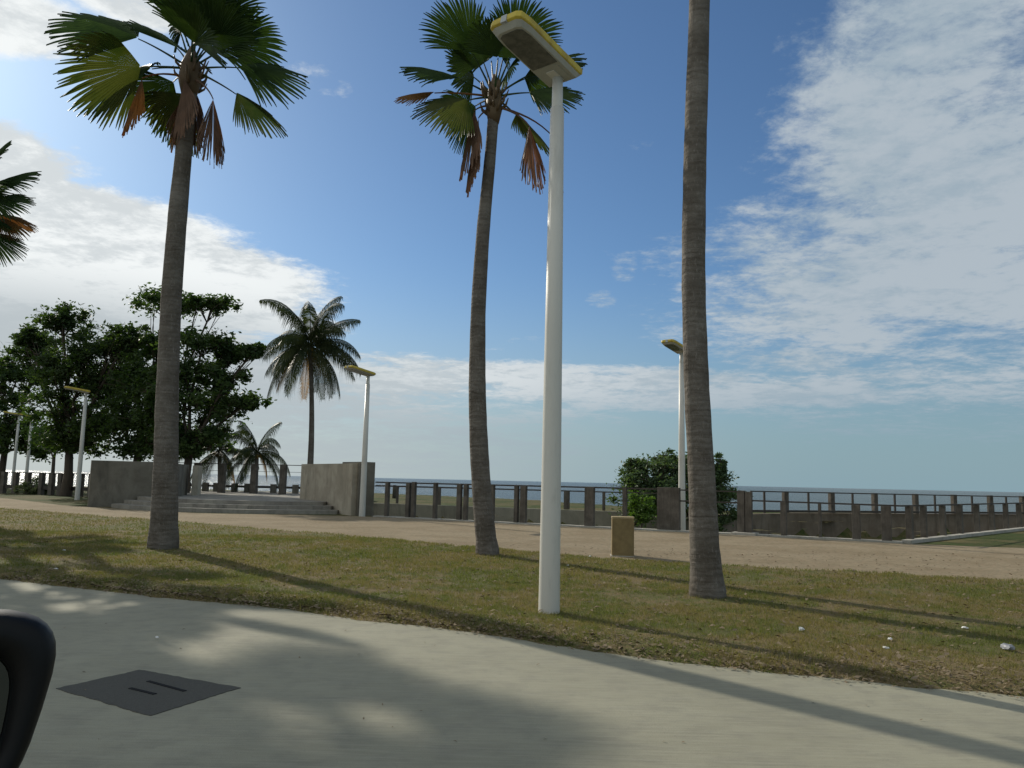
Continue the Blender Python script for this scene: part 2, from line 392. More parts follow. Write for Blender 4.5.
def fbm(x, y, s, seed=0): return .5*vnoise(x, y, s, seed)+.3*vnoise(x, y, s*2.3, seed+1)+.2*vnoise(x, y, s*5.1, seed+2)
def grid(name, xs, ys, zf, mat):
    Xg, Yg = np.meshgrid(xs, ys); Zg = zf(Xg, Yg); nx, ny = len(xs), len(ys)
    V = np.stack([Xg.ravel(), Yg.ravel(), Zg.ravel()], 1)
    i = (np.arange(ny-1)[:, None]*nx+np.arange(nx-1)[None, :]).ravel()
    F = np.stack([i, i+1, i+nx+1, i+nx], 1)
    o = fast_mesh(name, V, F, mat); o.data.polygons.foreach_set('use_smooth', [True]*len(F)); return o
def zground(x, y):
    z = np.zeros_like(x)
    shore = np.interp(x, [-60, -12, 0, 6, 12, 60], [80, 78, 68, 57, 49.5, 51])+3*(vnoise(x, y*0, .15, 3)-.5)
    z = np.where(y > 45, (fbm(x, y, .4, 4)-.4)*.12, z)
    z = np.where(inside(x, y, sunk), -.95+.25*(fbm(x, y, .8, 5)), z)
    z = z - np.clip((y-shore)/6, 0, 1)*2.6
    return z
tag(grid('ground', np.arange(-110, 110, .5), np.arange(-12, 84, .5), zground, m_far), kind='structure')
tag(MB().add([(-20000, 46, -1.25), (20000, 46, -1.25), (20000, 40000, -1.25), (-20000, 40000, -1.25)], [(0, 1, 2, 3)]).build('sea', m_sea), kind='structure')

def strip(name, near, far, mat, z, xs):
    V = []; 
    for x in xs: V += [(x, near(x), z), (x, far(x), z)]
    F = [(2*i, 2*i+2, 2*i+3, 2*i+1) for i in range(len(xs)-1)]
    return MB().add(V, F).build(name, mat)
xs = np.arange(-60, 30, .5)
tag(strip('road', lambda x: -12.0, lambda x: float(interp(road_edge, x))+.35, m_road, .006, xs), kind='structure')
xs = np.arange(-60, 60, .5)
tag(strip('dirt_path', lambda x: float(interp(path_near, x))-.9, lambda x: float(interp(path_far, x)), m_path, .010, xs), kind='structure')

def hlawn(x, y):
    e1 = (y-interp(road_edge, x))*.9 + (fbm(x, y, 1.6, 8)-.5)*.28+.06*(fbm(x, y, 9, 9)-.5)
    e2 = (interp(path_near, x)-y)*.85 + (fbm(x, y, .9, 11)-.5)*.8 + .5*(fbm(x, y, 5, 12)-.5)
    a = np.clip(e1/.22, -1, 1); b = np.clip(e2/.4, -1, 1)
    body = .028+.020*(fbm(x, y, .8, 13)-.5)+.016*(fbm(x, y, 6, 14)-.5)
    mound = .035*np.exp(-((e1-.5)/.5)**2)
    return np.minimum(np.where(a > 0, a, a*1.0), b)*(body+mound)
xs = np.arange(-34, 20, .13); ys = np.arange(2.6, 40, .13)
Xg, Yg = np.meshgrid(xs, ys); Zg = hlawn(Xg, Yg); nx, ny = len(xs), len(ys)
i = (np.arange(ny-1)[:, None]*nx+np.arange(nx-1)[None, :]).ravel()
keep = (Zg.ravel()[i] > -.02) | (Zg.ravel()[i+nx+1] > -.02) | (Zg.ravel()[i+1] > -.02)
i = i[keep]
V = np.stack([Xg.ravel(), Yg.ravel(), Zg.ravel()], 1)
used, inv = np.unique(np.stack([i, i+1, i+nx+1, i+nx], 1), return_inverse=True)
lawn = fast_mesh('lawn', V[used], inv.reshape(-1, 4), m_ground); lawn.data.polygons.foreach_set('use_smooth', [True]*len(lawn.data.polygons))
tag(lawn, kind='structure')

# grass blades
def blades(n, x0, x1, y0, y1, hmin, hmax, w, cond):
    x = rng.uniform(x0, x1, n); y = rng.uniform(y0, y1, n)
    px = x/np.maximum(y, .1)
    z = hlawn(x, y); k = (z > .004) & (np.abs(px) < 1.0) & cond(x, y)
    # thin patches
    k &= rng.random(n) < np.clip((fbm(x, y, 5.5, 21)*.65+fbm(x, y, .8, 25)*.5-.42)*5, .10, 1)
    x, y, z = x[k], y[k], z[k]; n = len(x)
    a = rng.uniform(0, 2*math.pi, n); h = rng.uniform(hmin, hmax, n)*(.6+.8*fbm(x, y, .9, 23)); ln = rng.uniform(.2, 1.1, n)*h; b = rng.uniform(0, 2*math.pi, n)
    ww = w*rng.uniform(.6, 1.3, n)
    P0 = np.stack([x-np.cos(a)*ww, y-np.sin(a)*ww, z-.004], 1); P1 = np.stack([x+np.cos(a)*ww, y+np.sin(a)*ww, z-.004], 1)
    P2 = np.stack([x+np.cos(b)*ln, y+np.sin(b)*ln, z+h], 1)
    return np.stack([P0, P1, P2], 1).reshape(-1, 3)
B = [blades(400000, -10, 11, 5, 12, .018, .050, .0035, lambda x, y: y > 0),
     blades(280000, -17, 15, 12, 20, .022, .055, .006, lambda x, y: y > 0),
     blades(110000, -26, 11, 20, 36, .03, .06, .010, lambda x, y: y > 0),
     blades(75000, -9, 8.5, 4, 13, .03, .085, .004, lambda x, y: (y-interp(road_edge, x)) < .5)]
V = np.concatenate(B)
tag(fast_mesh('grass', V, np.arange(len(V)).reshape(-1, 3), m_blade), 'short patchy green and straw grass blades covering the lawn strip', 'grass', kind='stuff')

# dry leaves and bits, thicker along the road edge
def bits(n, sampler, smin, smax, lift, base=None):
    Vs = []; F = []; k = 0
    while k < n:
        x, y = sampler()
        z = max(float(hlawn(np.array(x), np.array(y))), .008 if base is None else base)+lift
        s = random.uniform(smin, smax); a = random.uniform(0, 6.28); w = s*random.uniform(.3, .6)
        ca, sa = math.cos(a), math.sin(a); q = [(-s, 0, 0), (0, -w, random.uniform(0, .5)*s), (s, 0, random.uniform(.1, .7)*s), (0, w, random.uniform(0, .6)*s)]
        Vs += [(x+p[0]*ca-p[1]*sa, y+p[0]*sa+p[1]*ca, z+p[2]) for p in q]; F.append((4*k, 4*k+1, 4*k+2, 4*k+3)); k += 1
    return np.array(Vs), np.array(F)
def s_edge():
    x = random.uniform(-7, 4.4); return x, float(interp(road_edge, x))+abs(random.gauss(0, .45))+random.choice((0, 0, 0, -.12))
def s_lawn():
    y = random.uniform(6, 19); x = random.uniform(-.7, .7)*y; return x, max(y, float(interp(road_edge, x))+.1)
V1, F1 = bits(5200, s_edge, .008, .028, .012); V2, F2 = bits(3600, s_lawn, .012, .045, .02)
tag(fast_mesh('fallen_leaves', np.concatenate([V1, V2]), np.concatenate([F1, F2+len(V1)]), m_dry), 'dry brown leaf litter scattered along the lawn and its road edge', 'leaf litter', kind='stuff')
def s_road():
    x = random.uniform(-4.5, 4.2); e = float(interp(road_edge, x)); return x, e-random.uniform(.05, 4.6)
V3, F3 = bits(70, s_road, .006, .018, .003, .007)
tag(fast_mesh('road_debris', V3, F3, m_dry), 'small dark specks and crumbs lying on the concrete road', 'debris', kind='stuff')

# asphalt patch in the road
P = [gp(55, 690), gp(140, 671), gp(240, 689), gp(150, 717)]
def jag(P, n, j):
    out = []
    for a in range(len(P)):
        p, q = P[a], P[(a+1) % len(P)]
        for k in range(n):
            u = p+(q-p)*k/n; out.append((u[0]+random.uniform(-j, j), u[1]+random.uniform(-j, j)))
    return out
pa = MB().prism(jag(P, 20, .008), .002, .0105).build('asphalt_patch', m_patch); tag(pa, kind='structure')
for a, b in (((148, 681), (185, 691)), ((130, 688), (155, 694))):
    A, Bq = gp(*a, .0125), gp(*b, .0125)
    MB().bar(A, Bq, .030, .004).build('groove', m_seam, pa)

# ------------------------------------------------------------------ lamp posts
def rrect(w, l0, l1, tipw, r=.06):
    return [(-w/2, l0), (w/2, l0), (w/2+.0, l1-.16), (tipw/2, l1-.03), (tipw/2-.05, l1), (-tipw/2+.05, l1), (-tipw/2, l1-.03), (-w/2, l1-.16)]
def make_lamp():
    t0 = thing('lamp_post', 'tall white lamp post standing nearest, in the lawn by the road', 'lamp post', (0, 0, 0), 0, 'white street lamps with yellow heads')
    H = 6.42
    MB().tube([(0, 0, -.1), (0, 0, .0), (0, 0, 3.2), (0, 0, H-.42)], [.124, .122, .103, .084], 28).build('pole', m_white, t0, True)
    MB().tube([(0, 0, H-.421), (0, 0, H-.40), (0, 0, H+.02)], [.068, .068, .064], 24).build('pole_neck', m_white, t0, True)
    tl = R(9)
    def tr(p):                                   # head extends along +Y, tipped upwards
        p = (p[0]*1.16, p[1]*1.10, p[2]*1.0)
        return (p[0], p[1]*math.cos(tl)-p[2]*math.sin(tl), H+p[1]*math.sin(tl)+p[2]*math.cos(tl))
    def loft(layers):
        n = len(layers[0][0]); V = []; 
        for pts, z in layers: V += [tr((a, b, z)) for a, b in pts]
        F = [tuple(range(n-1, -1, -1)), tuple((len(layers)-1)*n+k for k in range(n))]
        F += [(i*n+k, i*n+(k+1) % n, (i+1)*n+(k+1) % n, (i+1)*n+k) for i in range(len(layers)-1) for k in range(n)]
        return MB().add(V, F)
    loft([(rrect(.40, -.13, .95, .36), .03), (rrect(.43, -.15, .98, .39), .045), (rrect(.43, -.15, .98, .39), .115), (rrect(.36, -.10, .92, .31), .155)]).build('lamp_shell', m_yellow, t0, False, .008)
    fr = loft([(rrect(.35, -.10, .90, .31), -.022), (rrect(.41, -.135, .955, .37), .0285)]).build('lamp_frame', m_frame, t0, False, .005)
    loft([(rrect(.31, .24, .87, .275), -.028), (rrect(.31, .24, .87, .275), -.019)]).build('lamp_lens', m_lens, t0, False)
    loft([(rrect(.27, -.06, .225, .26), -.027), (rrect(.27, -.06, .225, .26), -.019)]).build('gear_cover', m_frame, t0, False)
    loft([([(-.035, .85), (.035, .85), (.035, .988), (-.035, .988)], .028), ([(-.035, .85), (.035, .85), (.035, .985), (-.035, .985)], .118)]).build('end_clip', m_strap, t0, False)
    MB().bar((0, -.05, H-.02), (0, .16, H+.012), .12, .05).build('bracket', m_white, t0)
    return t0
lamp = make_lamp()
b = gp(549, 615); lamp.location = (b[0], b[1], .03)
HDR = math.atan2(.63, -.78)                      # heads reach towards the road
lamp.rotation_euler = (0, 0, HDR)
for (px, py, sc, lab) in ((362, 516.5, .86, 'white lamp post in front of the right concrete wall, short of the coconut palm'),
                          (682, 530, .935, 'white lamp post by the green shrub at the timber fence'),
                          (77, 500, .88, 'white lamp post with yellow head before the dark trees, left of the concrete wall'),
                          (12, 489.5, .88, 'far white lamp post at the left edge of the photo under the trees'),
                          (25, 490.5, .84, 'far lamp post just right of the leftmost one, under the trees')):
    q = gp(px, py); c = copy_tree(lamp, None, (q[0], q[1], 0), HDR if px > 100 else math.atan2(.85, -.5), lab); c.scale = (1, 1, sc)

# ------------------------------------------------------------------ fan palms
def unit(v): v = np.array(v, float); return v/(np.linalg.norm(v)+1e-9)
def fan_frond(parent, base, d, Lp, Rb, droop=.35, spread=190, dead=False, mat=None, name='frond', rs=None, gap=0.0, face=False):
    if not dead: Lp *= .80; Rb *= 1.14; spread -= 8
    else: Lp *= 1.1; Rb *= 1.12; spread *= 1.15
    rs = rs or random.Random(1)
    d = unit(d); base = np.array(base, float)
    # petiole, arching under its own weight
    path = [base]; dd = d.copy(); n = 8
    for k in range(n):
        dd = unit(dd+np.array((0, 0, -1))*droop*(.35 if not dead else .42)/n*(k+1)/n*3)
        path.append(path[-1]+dd*Lp/n)
    m = MB(); m.tube(path, [.028-.016*k/n for k in range(n+1)], 5)
    org = path[-1]; ax = dd if not dead else unit(dd*.38+np.array((0, 0, -1)))
    side = np.cross(ax, (0, 0, 1)); 
    if np.linalg.norm(side) < .1: side = np.cross(ax, (rs.uniform(-1, 1), rs.uniform(-1, 1), .1))
    side = unit(side); nrm = np.cross(side, ax)
    if nrm[2] < 0 and not dead: nrm = -nrm; 
    tw = rs.uniform(-.75, .75) if not face else rs.choice((-1, 1))*rs.uniform(.55, 1.0); side, nrm = side*math.cos(tw)+nrm*math.sin(tw), nrm*math.cos(tw)-side*math.sin(tw)
    nseg = 40 if not dead else 34
    sp_ = R(spread); V = []; F = []
    fold = rs.uniform(.15, .6) if not dead else .55
    cupd = rs.uniform(.10, .42)
    for i in range(nseg):
        a = -sp_/2+sp_*(i+.5)/nseg; da = sp_/nseg/2
        if gap and rs.random() < gap: continue
        L = Rb*(1-.28*(abs(a)/(sp_/2))**2)*rs.uniform(.93, 1.04)
        rows = [(0.02, da), (.3, da), (.66, da*1.05), (.82, da*.86), (.93, da*.46), (1.0, .004)]
        tipd = rs.uniform(.0, .22)+(.12 if dead else 0); lat = rs.uniform(-.02, .02)
        j0 = len(V)
        if dead: rows = [(0.02, da), (.3, da), (.66, da*1.06), (.84, da*.9), (.94, da*.5), (1.0, .004)]
        for (r_, w_) in rows:
            for sgn in (-1, 0, 1):
                aa = a+sgn*w_+lat*max(0, r_-.5)*2; rr = r_*L
                x_ = math.cos(aa)*rr; y_ = math.sin(aa)*rr
                zz = (.016 if sgn == 0 else 0)*min(1, r_*2)*Rb - fold*abs(y_)*.55 + (fold*.10 if not dead else 0)
                q = org+ax*x_+side*y_+nrm*zz
                free = max(0, r_-.6)*2
                q = q+np.array((0, 0, -1))*(cupd*(rr**2)*.45/Rb + tipd*free**2*Rb*.6)
                if dead: q = q+np.array((rs.uniform(-1, 1), rs.uniform(-1, 1), 0))*.012*r_
                V.append(q)
        nr = len(rows)
        for k in range(nr-1):
            b_ = j0+3*k
            F += [(b_, b_+1, b_+4, b_+3), (b_+1, b_+2, b_+5, b_+4)]
    m.add(V, F)
    return m.build(name, mat or (m_dead if dead else m_fan), parent, False)

def fan_palm(label, base, pts, rad, crown, deads, seed, group='fan palms on the lawn', nrand=14, rb=1.25, lp=1.1, elmin=-20):
    """pts: trunk centre line in world; crown: extra (direction, Lp, Rb) fronds"""
    rs = random.Random(seed)
    base = np.array(base, float)
    T = thing('fan_palm', label, 'palm tree', base, 0, group)
    P = np.array(pts, float)-base
    # resample smoothly
    tt = np.linspace(0, 1, len(P)); uu = np.linspace(0, 1, 56)
    def cr(vals):
        out = np.interp(uu, tt, vals); 
        for _ in range(5): out[1:-1] = (out[:-2]+out[1:-1]*2+out[2:])/4
        return out
    path = np.stack([cr(P[:, k]) for k in range(3)], 1); rr = cr(np.array(rad))
    rr = rr*(1+.022*np.array([rs.uniform(-1, 1) for _ in rr]))
    rr[0] *= 1.10; rr[1] *= 1.10; rr[2] *= 1.04
    path[0][2] = -.12
    MB().tube(path, list(rr), 26).build('trunk', m_trunk, T, True)
    top = path[-1]
    # fibrous crown shaft
    m = MB(); m.tube([top+(0, 0, -.35), top+(0, 0, -.05), top+(0, 0, .3), top+(0, 0, .75)], [rr[-1]*1.0, rr[-1]*1.55, rr[-1]*1.45, .04], 12)
    for k in range(26):                               # old leaf bases
        a = rs.uniform(0, 6.28); z = rs.uniform(-.25, .3); o_ = top+np.array((math.cos(a)*rr[-1]*1.2, math.sin(a)*rr[-1]*1.2, z))
        m.tube([o_, o_+np.array((math.cos(a)*.12, math.sin(a)*.12, .10)), o_+np.array((math.cos(a)*.17, math.sin(a)*.17, .25))], [.035, .025, .01], 4)
    m.build('crown_shaft', m_fibre, T, True)
    cen = top+np.array((0, 0, .25))
    for k in range(nrand):
        a = 2.399963*k+rs.uniform(-.3, .3); e = R(elmin+(82-elmin)*((k+.5)/nrand)**.9)
        d = (math.cos(a)*math.cos(e), math.sin(a)*math.cos(e), math.sin(e))
        fan_frond(T, cen+np.array(d)*.08, d, lp*rs.uniform(.8, 1.1), rb*rs.uniform(.85, 1.05), rs.uniform(.25, .5), rs.uniform(150, 185), mat=m_fan, rs=rs)
    for (d, L_, Rb_, mt) in crown:
        fan_frond(T, cen+unit(d)*.08, d, L_, Rb_, .3, rs.uniform(112, 142), mat=mt or m_fan, rs=rs, face=True)
    for (d, L_, Rb_, sp_, mt) in deads:
        fan_frond(T, cen+np.array((0, 0, -.2))+unit(d)*.08, d, L_, Rb_, 1.0, sp_, True, mt or m_dead, 'dead_frond', rs, .05)
    return T
def pd(phi, dl):  # direction in the viewer-facing vertical plane, dl = turn away (+) or towards (-) the viewer
    return (math.cos(R(phi))*math.cos(R(dl)), math.sin(R(dl)), math.sin(R(phi))*math.cos(R(dl)))
Yb = gp(163, 550)[1]
pts = [at(163, 550, Yb), at(166, 470, Yb), at(167, 400, Yb), at(171, 300, Yb), at(178, 210, Yb), at(186, 130, Yb), at(190, 80, Yb)]
fan_palm('tall fan palm on the lawn left of the steps, with one orange dying frond', pts[0], pts, [.27, .235, .215, .20, .185, .16, .15],
         [(pd(150, -10), 1.4, 1.5, None), (pd(166, 20), 1.25, 1.45, None), (pd(186, -20), 1.1, 1.4, m_fan2), (pd(172, 45), 1.1, 1.4, None), (pd(12, 10), 1.15, 1.3, None), (pd(28, -35), .9, 1.2, None),
          (pd(-24, 5), 1.25, 1.05, m_fan2), (pd(60, -20), 1.2, 1.35, None), (pd(110, 10), 1.2, 1.4, None), (pd(40, -60), .8, 1.2, None), (pd(215, 50), .8, 1.2, m_fan2)],
         [(pd(180, -25), .80, 1.0, 62, m_orange), (pd(-32, -30), .95, 1.1, 40, None), (pd(250, -60), .15, 1.2, 70, None), (pd(290, 50), .2, 1.0, 60, None), (pd(240, 30), .3, .9, 50, None)], 11, nrand=6, elmin=38)
Yb = gp(488, 556)[1]
pts = [at(488, 556, Yb), at(483, 510, Yb), at(479, 450, Yb), at(477, 390, Yb), at(478, 310, Yb), at(483, 230, Yb), at(490, 160, Yb), at(494, 108, Yb)]
fan_palm('slender curving fan palm behind the nearest lamp post, with brown hanging fronds', pts[0], pts, [.215, .20, .19, .175, .155, .14, .12, .115],
         [(pd(155, -10), .9, 1.15, None), (pd(118, -15), 1.2, 1.2, None), (pd(95, 20), 1.3, 1.2, None), (pd(70, -10), 1.25, 1.2, None), (pd(38, 0), 1.1, 1.1, None), (pd(2, -20), .9, 1.05, None),
          (pd(202, -30), .8, 1.05, m_fan2), (pd(-18, 40), .7, 1.0, m_fan2), (pd(170, 50), .8, 1.0, None), (pd(176, -5), 1.5, .72, m_brownf)],
         [(pd(195, -25), .40, 1.15, 62, None), (pd(215, -10), .35, 1.25, 46, None), (pd(-22, -15), .80, 1.15, 34, None), (pd(-4, 20), 1.3, .9, 55, None)], 23, nrand=6, rb=1.0, lp=.95, elmin=36)
Yb = gp(708, 598)[1]
pts = [at(708, 598, Yb), at(704, 540, Yb), at(702, 480, Yb), at(697, 400, Yb), at(693, 280, Yb), at(695, 150, Yb), at(698, 60, Yb), at(700, -20, Yb), at(702, -80, Yb)]
pts[-1][2] = 10.6
fan_palm('nearest fan palm trunk on the right side of the lawn, its crown above the photo', pts[0], pts, [.225, .195, .182, .172, .165, .16, .155, .15, .145], [], [], 5, nrand=20, rb=1.2)
# left-hand palms: one whose crown just enters the frame, three wholly left of it that throw their shade on lawn and road
q = at(-47, 215, 23.9)
lb = np.array((q[0]+.3, 23.9, 0))
fan_palm('fan palm at the left edge, only its right-hand fronds in the photo', lb, [lb, (lb[0]-.1, 23.9, 5), q], [.24, .2, .15],
         [(pd(14, 0), 1.3, 1.2, None), (pd(-10, -30), 1.2, 1.2, None), (pd(42, 10), 1.6, 1.3, None), (pd(60, 0), 1.6, 1.3, None), (pd(-32, 0), 1.5, 1.2, None), (pd(-2, 20), 1.35, 1.0, m_brownf)], [(pd(-25, 0), 1.2, 1.1, 60, m_orange), (pd(-42, 10), 1.9, 1.2, 60, m_orange), (pd(-20, -10), 1.7, 1.2, 60, None), (pd(-60, 0), .3, 1.0, 50, None)], 31, nrand=14, rb=1.08)
for k, (x, y, h, sd) in enumerate(((-23.1, 29.3, 17.0, 41), (-26.3, 35.6, 13.0, 42), (-20.6, 24.2, 13.6, 43))):
    lb = np.array((x, y, 0))
    fan_palm(('fan palm left of the photo whose crown shades the road beside the asphalt patch', 'fan palm left of the photo whose crown shades the lawn near the left palm trunk', 'fan palm left of the photo whose crown shades the road below the asphalt patch')[k],
             lb, [lb, (x+.1, y, h*.5), (x, y+.1, h)], [.24, .19, .15], [], [(pd(-60, 0), .3, 1.1, 60, None)], sd, nrand=21, rb=1.08, lp=1.0)

# ------------------------------------------------------------------ coconut palms
def coco_frond(parent, base, a, e, L, droop, rs, mat, name='frond', lw=.5):
    d = np.array((math.cos(a)*math.cos(e), math.sin(a)*math.cos(e), math.sin(e))); n = 14
    path = [np.array(base, float)]; dd = d.copy()
    for k in range(n):
        dd = unit(dd+np.array((0, 0, -1))*droop*(.5+k/n)/n*1.6); path.append(path[-1]+dd*L/n)
    m = MB(); m.tube(path, [.035-.03*k/n for k in range(n+1)], 5)
    path = np.array(path); V = []; F = []
    N = 64
    for i in range(N):
        u = .10+.9*i/N; p = np.array([np.interp(u*n, range(n+1), path[:, c]) for c in range(3)])
        T = unit(path[min(n, int(u*n)+1)]-path[min(n-1, int(u*n))])
        sd = np.cross(T, (0, 0, 1)); sd = unit(sd) if np.linalg.norm(sd) > .05 else np.array((1., 0, 0))
        ll = rs.uniform(.85, 1.1)*lw*math.sin(math.pi*min(1, (u*.86+.12)))**.6*rs.uniform(.8, 1.1)
        for s in (-1, 1):
            q = unit(sd*s*.8+T*.55+np.array((0, 0, -.45)))
            p1 = p+q*ll*.45+np.array((0, 0, -.10*ll)); p2 = p+q*ll*.65+np.array((0, 0, -.62*ll*rs.uniform(.6, 1.4)))
            w = T*.024*(L/4.0)
            j = len(V); V += [p-w*.6, p+w*.6, p1-w, p1+w, p2]
            F += [(j, j+1, j+3, j+2), (j+2, j+3, j+4)]
    m.add(V, F)
    return m.build(name, mat, parent)
def coco_palm(label, base, top, r0_, r1_, n, L, seed, group=None, yellow=2, bend=0.0):
    rs = random.Random(seed); base = np.array(base, float); top = np.array(top, float)-base
    T = thing('coconut_palm', label, 'palm tree', base, 0, group)
    path = [np.array((top[0]*u**1.5+bend*math.sin(math.pi*u), top[1]*u, -.1+(top[2]+.1)*u)) for u in np.linspace(0, 1, 16)]
    MB().tube(path, [r0_+(r1_-r0_)*u**.6 for u in np.linspace(0, 1, 16)], 12).build('trunk', m_trunk, T, True)
    for k in range(n):
        a = 2.399963*k+rs.uniform(-.6, .6); e = R(rs.uniform(-8, 8)+80-118*((k+.5)/n)**1.0)
        y_ = k >= n-yellow
        coco_frond(T, top+np.array((0, 0, .05)), a, e, L*rs.uniform(.85, 1.1)*(.8 if y_ else 1), rs.uniform(.8, 1.7)*(1.2 if e < 0 else 1), rs, m_cocod if y_ else m_coco, 'yellow_frond' if y_ else 'frond', L*.27)
    m = MB()
    for k in range(7):
        a = rs.uniform(0, 6.28); c = top+np.array((math.cos(a)*.2, math.sin(a)*.2, -.18+rs.uniform(-.08, .05)))
        m.tube([c+(0, 0, -.13), c+(0, 0, -.08), c, c+(0, 0, .08), c+(0, 0, .13)], [.02, .09, .115, .08, .02], 8)
    m.build('coconut_cluster', m_leafD if seed == 0 else m_cocod, T, True)
    return T
g_ = gp(309, 498); Yc = 46.5
bq = at(309, 476, Yc); coco_palm('tall coconut palm rising behind the right concrete wall', (bq[0], Yc, .0), at(310, 347, Yc), .24, .11, 36, 4.0, 3, yellow=3, bend=.12)
coco_palm('young coconut palm standing alone beyond the platform railing', (*at(256, 480, 49)[:2], 0), at(257, 453, 49), .17, .12, 17, 2.7, 4, 'young coconut palms beyond the railing', 1)
coco_palm('young coconut palm half hidden behind the dark trees, beside the railing', (*at(221, 480, 52)[:2], 0), at(219, 452, 52), .17, .12, 17, 2.9, 8, 'young coconut palms beyond the railing', 1)

# ------------------------------------------------------------------ broadleaf trees and shrubs
def leafcloud(centres, radii, n, size, flat=1.0, seed=0):
    r_ = np.random.default_rng(seed); k = r_.integers(0, len(centres), n)
    C = np.array(centres)[k]; Rr = np.array(radii)[k]
    v = r_.normal(size=(n, 3)); v /= np.linalg.norm(v, axis=1)[:, None]
    p = C+v*Rr[:, None]*np.minimum(np.abs(r_.normal(size=n))*.72+.05, 1.35)[:, None]*np.array((1, 1, flat))
    a = r_.normal(size=(n, 3)); a[:, 2] *= .6; a /= np.linalg.norm(a, axis=1)[:, None]
    b = np.cross(a, r_.normal(size=(n, 3))); b /= np.linalg.norm(b, axis=1)[:, None]
    s = size*r_.uniform(.6, 1.3, n)[:, None]
    V = np.stack([p-a*s, p-b*s*.45, p+a*s, p+b*s*.45], 1).reshape(-1, 3)
    return V, np.arange(4*n).reshape(-1, 4)
def broad_tree(name, label, cat, base, blobs, mat, leaf=.12, nper=90, sub=26, trunk_r=.3, seed=0, group=None, fork=.3, twigs=12, dens=1.0, flat=.7):
    """blobs: (centre world, (rx,ry,rz)) masses of the crown"""
    rs = random.Random(seed); base = np.array(base, float)
    T = thing(name, label, cat, base, 0, group)
    bl = [(np.array(c, float)-base, np.array(r, float)) for c, r in blobs]
    cen = sum(c for c, _ in bl)/len(bl); zb = min(c[2]-r[2] for c, r in bl)
    fk = np.array((0.0, 0, max(.3, zb*.9+cen[2]*fork*.2))); fk[:2] = cen[:2]*.08
    m = MB()
    m.tube([(0, 0, -.2), (0, 0, .15), fk*.5+(rs.uniform(-.1, .1), 0, 0), fk], [trunk_r*1.35, trunk_r*1.05, trunk_r*.9, trunk_r*.8], 10)
    limbs = MB(); Cs = []; Rs = []
    for c, r in bl:
        mid = fk*.45+c*.55+np.array((rs.uniform(-.4, .4), rs.uniform(-.4, .4), rs.uniform(-.5, .1)))
        rl = trunk_r*.42
        limbs.tube([fk-(0, 0, .15), fk*.75+mid*.25+(0, 0, .15), mid, c*.8+mid*.2, c], [rl*1.3, rl, rl*.7, rl*.45, rl*.3], 7)
        ns = max(4, int(sub*1.5*dens))
        for k in range(ns):
            v = np.array((rs.gauss(0, 1), rs.gauss(0, 1), rs.gauss(0, 1))); v /= np.linalg.norm(v)
            q = c+v*r*rs.choice((1, 1, 1, 1.18))*rs.uniform(.2, 1.12)
            Cs.append(q); Rs.append(rs.uniform(.22, .55)*min(1.6, float(np.mean(r))))
            if k % 2 == 0:
                s0 = c*.75+mid*.25 if k % 4 else mid; w1 = (s0+q)/2+np.array((rs.uniform(-.2, .2), rs.uniform(-.2, .2), rs.uniform(0, .2)))
                limbs.tube([s0, w1, q], [rl*.32, rl*.2, .012], 5)
        for k in range(twigs):
            v = np.array((rs.gauss(0, 1), rs.gauss(0, 1), abs(rs.gauss(0, 1)))); v /= np.linalg.norm(v)
            s0 = c+v*r*.7; e = c+v*r*rs.uniform(1.05, 1.3)
            limbs.tube([s0, (s0+e)/2+(0, 0, .05), e], [.02, .012, .005], 4)
    m.build('trunk', m_bark, T, True)
    limbs.build('branches', m_bark, T, True)
    V, F = leafcloud(Cs, Rs, int(nper*len(Cs)), leaf*.92, flat, seed)
    fast_mesh('crown', V, F, mat, T)
    return T
def B_(px, py, Y, rx, rz, ry=None):   # blob by sighting: radii in pixels at that depth
    k = Y/FPX; return (at(px, py, Y), ((rx*k), (ry or rx)*k, rz*k))
Y = 50
broad_tree('shade_tree', 'dark spreading tree at the left edge, over the far lamp posts', 'tree', (at(2, 480, 66)[0], 66, 0),
           [B_(-20, 380, 66, 50, 34), B_(20, 372, 65, 40, 30), B_(12, 420, 65, 44, 32), B_(30, 440, 65, 34, 16), B_(-35, 430, 66, 40, 24), B_(40, 350, 67, 28, 16)], m_leafA, .20, 105, 24, .30, 1, 'shade trees behind the plaza')
broad_tree('shade_tree', 'tall dark tree behind the left concrete wall, topmost crown of the group', 'tree', (at(66, 480, 48)[0], 48, 0),
           [B_(62, 320, 48, 26, 15), B_(75, 440, 48, 34, 18), B_(115, 370, 48, 34, 26), B_(92, 350, 48, 36, 20), B_(58, 368, 47, 36, 22), B_(100, 388, 48, 36, 24), B_(62, 412, 48, 36, 22), B_(128, 352, 49, 20, 10), B_(96, 428, 47, 30, 18), B_(30, 340, 49, 18, 10), B_(128, 338, 47, 26, 14)], m_leafA, .15, 92, 22, .28, 2, 'shade trees behind the plaza')
broad_tree('almond_tree', 'dark tree with a thin flat top layer, directly behind the left palm trunk', 'tree', (at(135, 480, 46)[0], 46, 0),
           [B_(140, 375, 46, 28, 20), B_(128, 415, 46, 30, 20), B_(158, 425, 45, 30, 28), B_(150, 395, 45, 36, 26), B_(170, 302, 46, 42, 8), B_(215, 304, 46, 24, 5), B_(160, 345, 46, 20, 12), B_(140, 447, 46, 28, 10)], m_leafB, .14, 92, 22, .26, 3, 'shade trees behind the plaza', flat=.8)
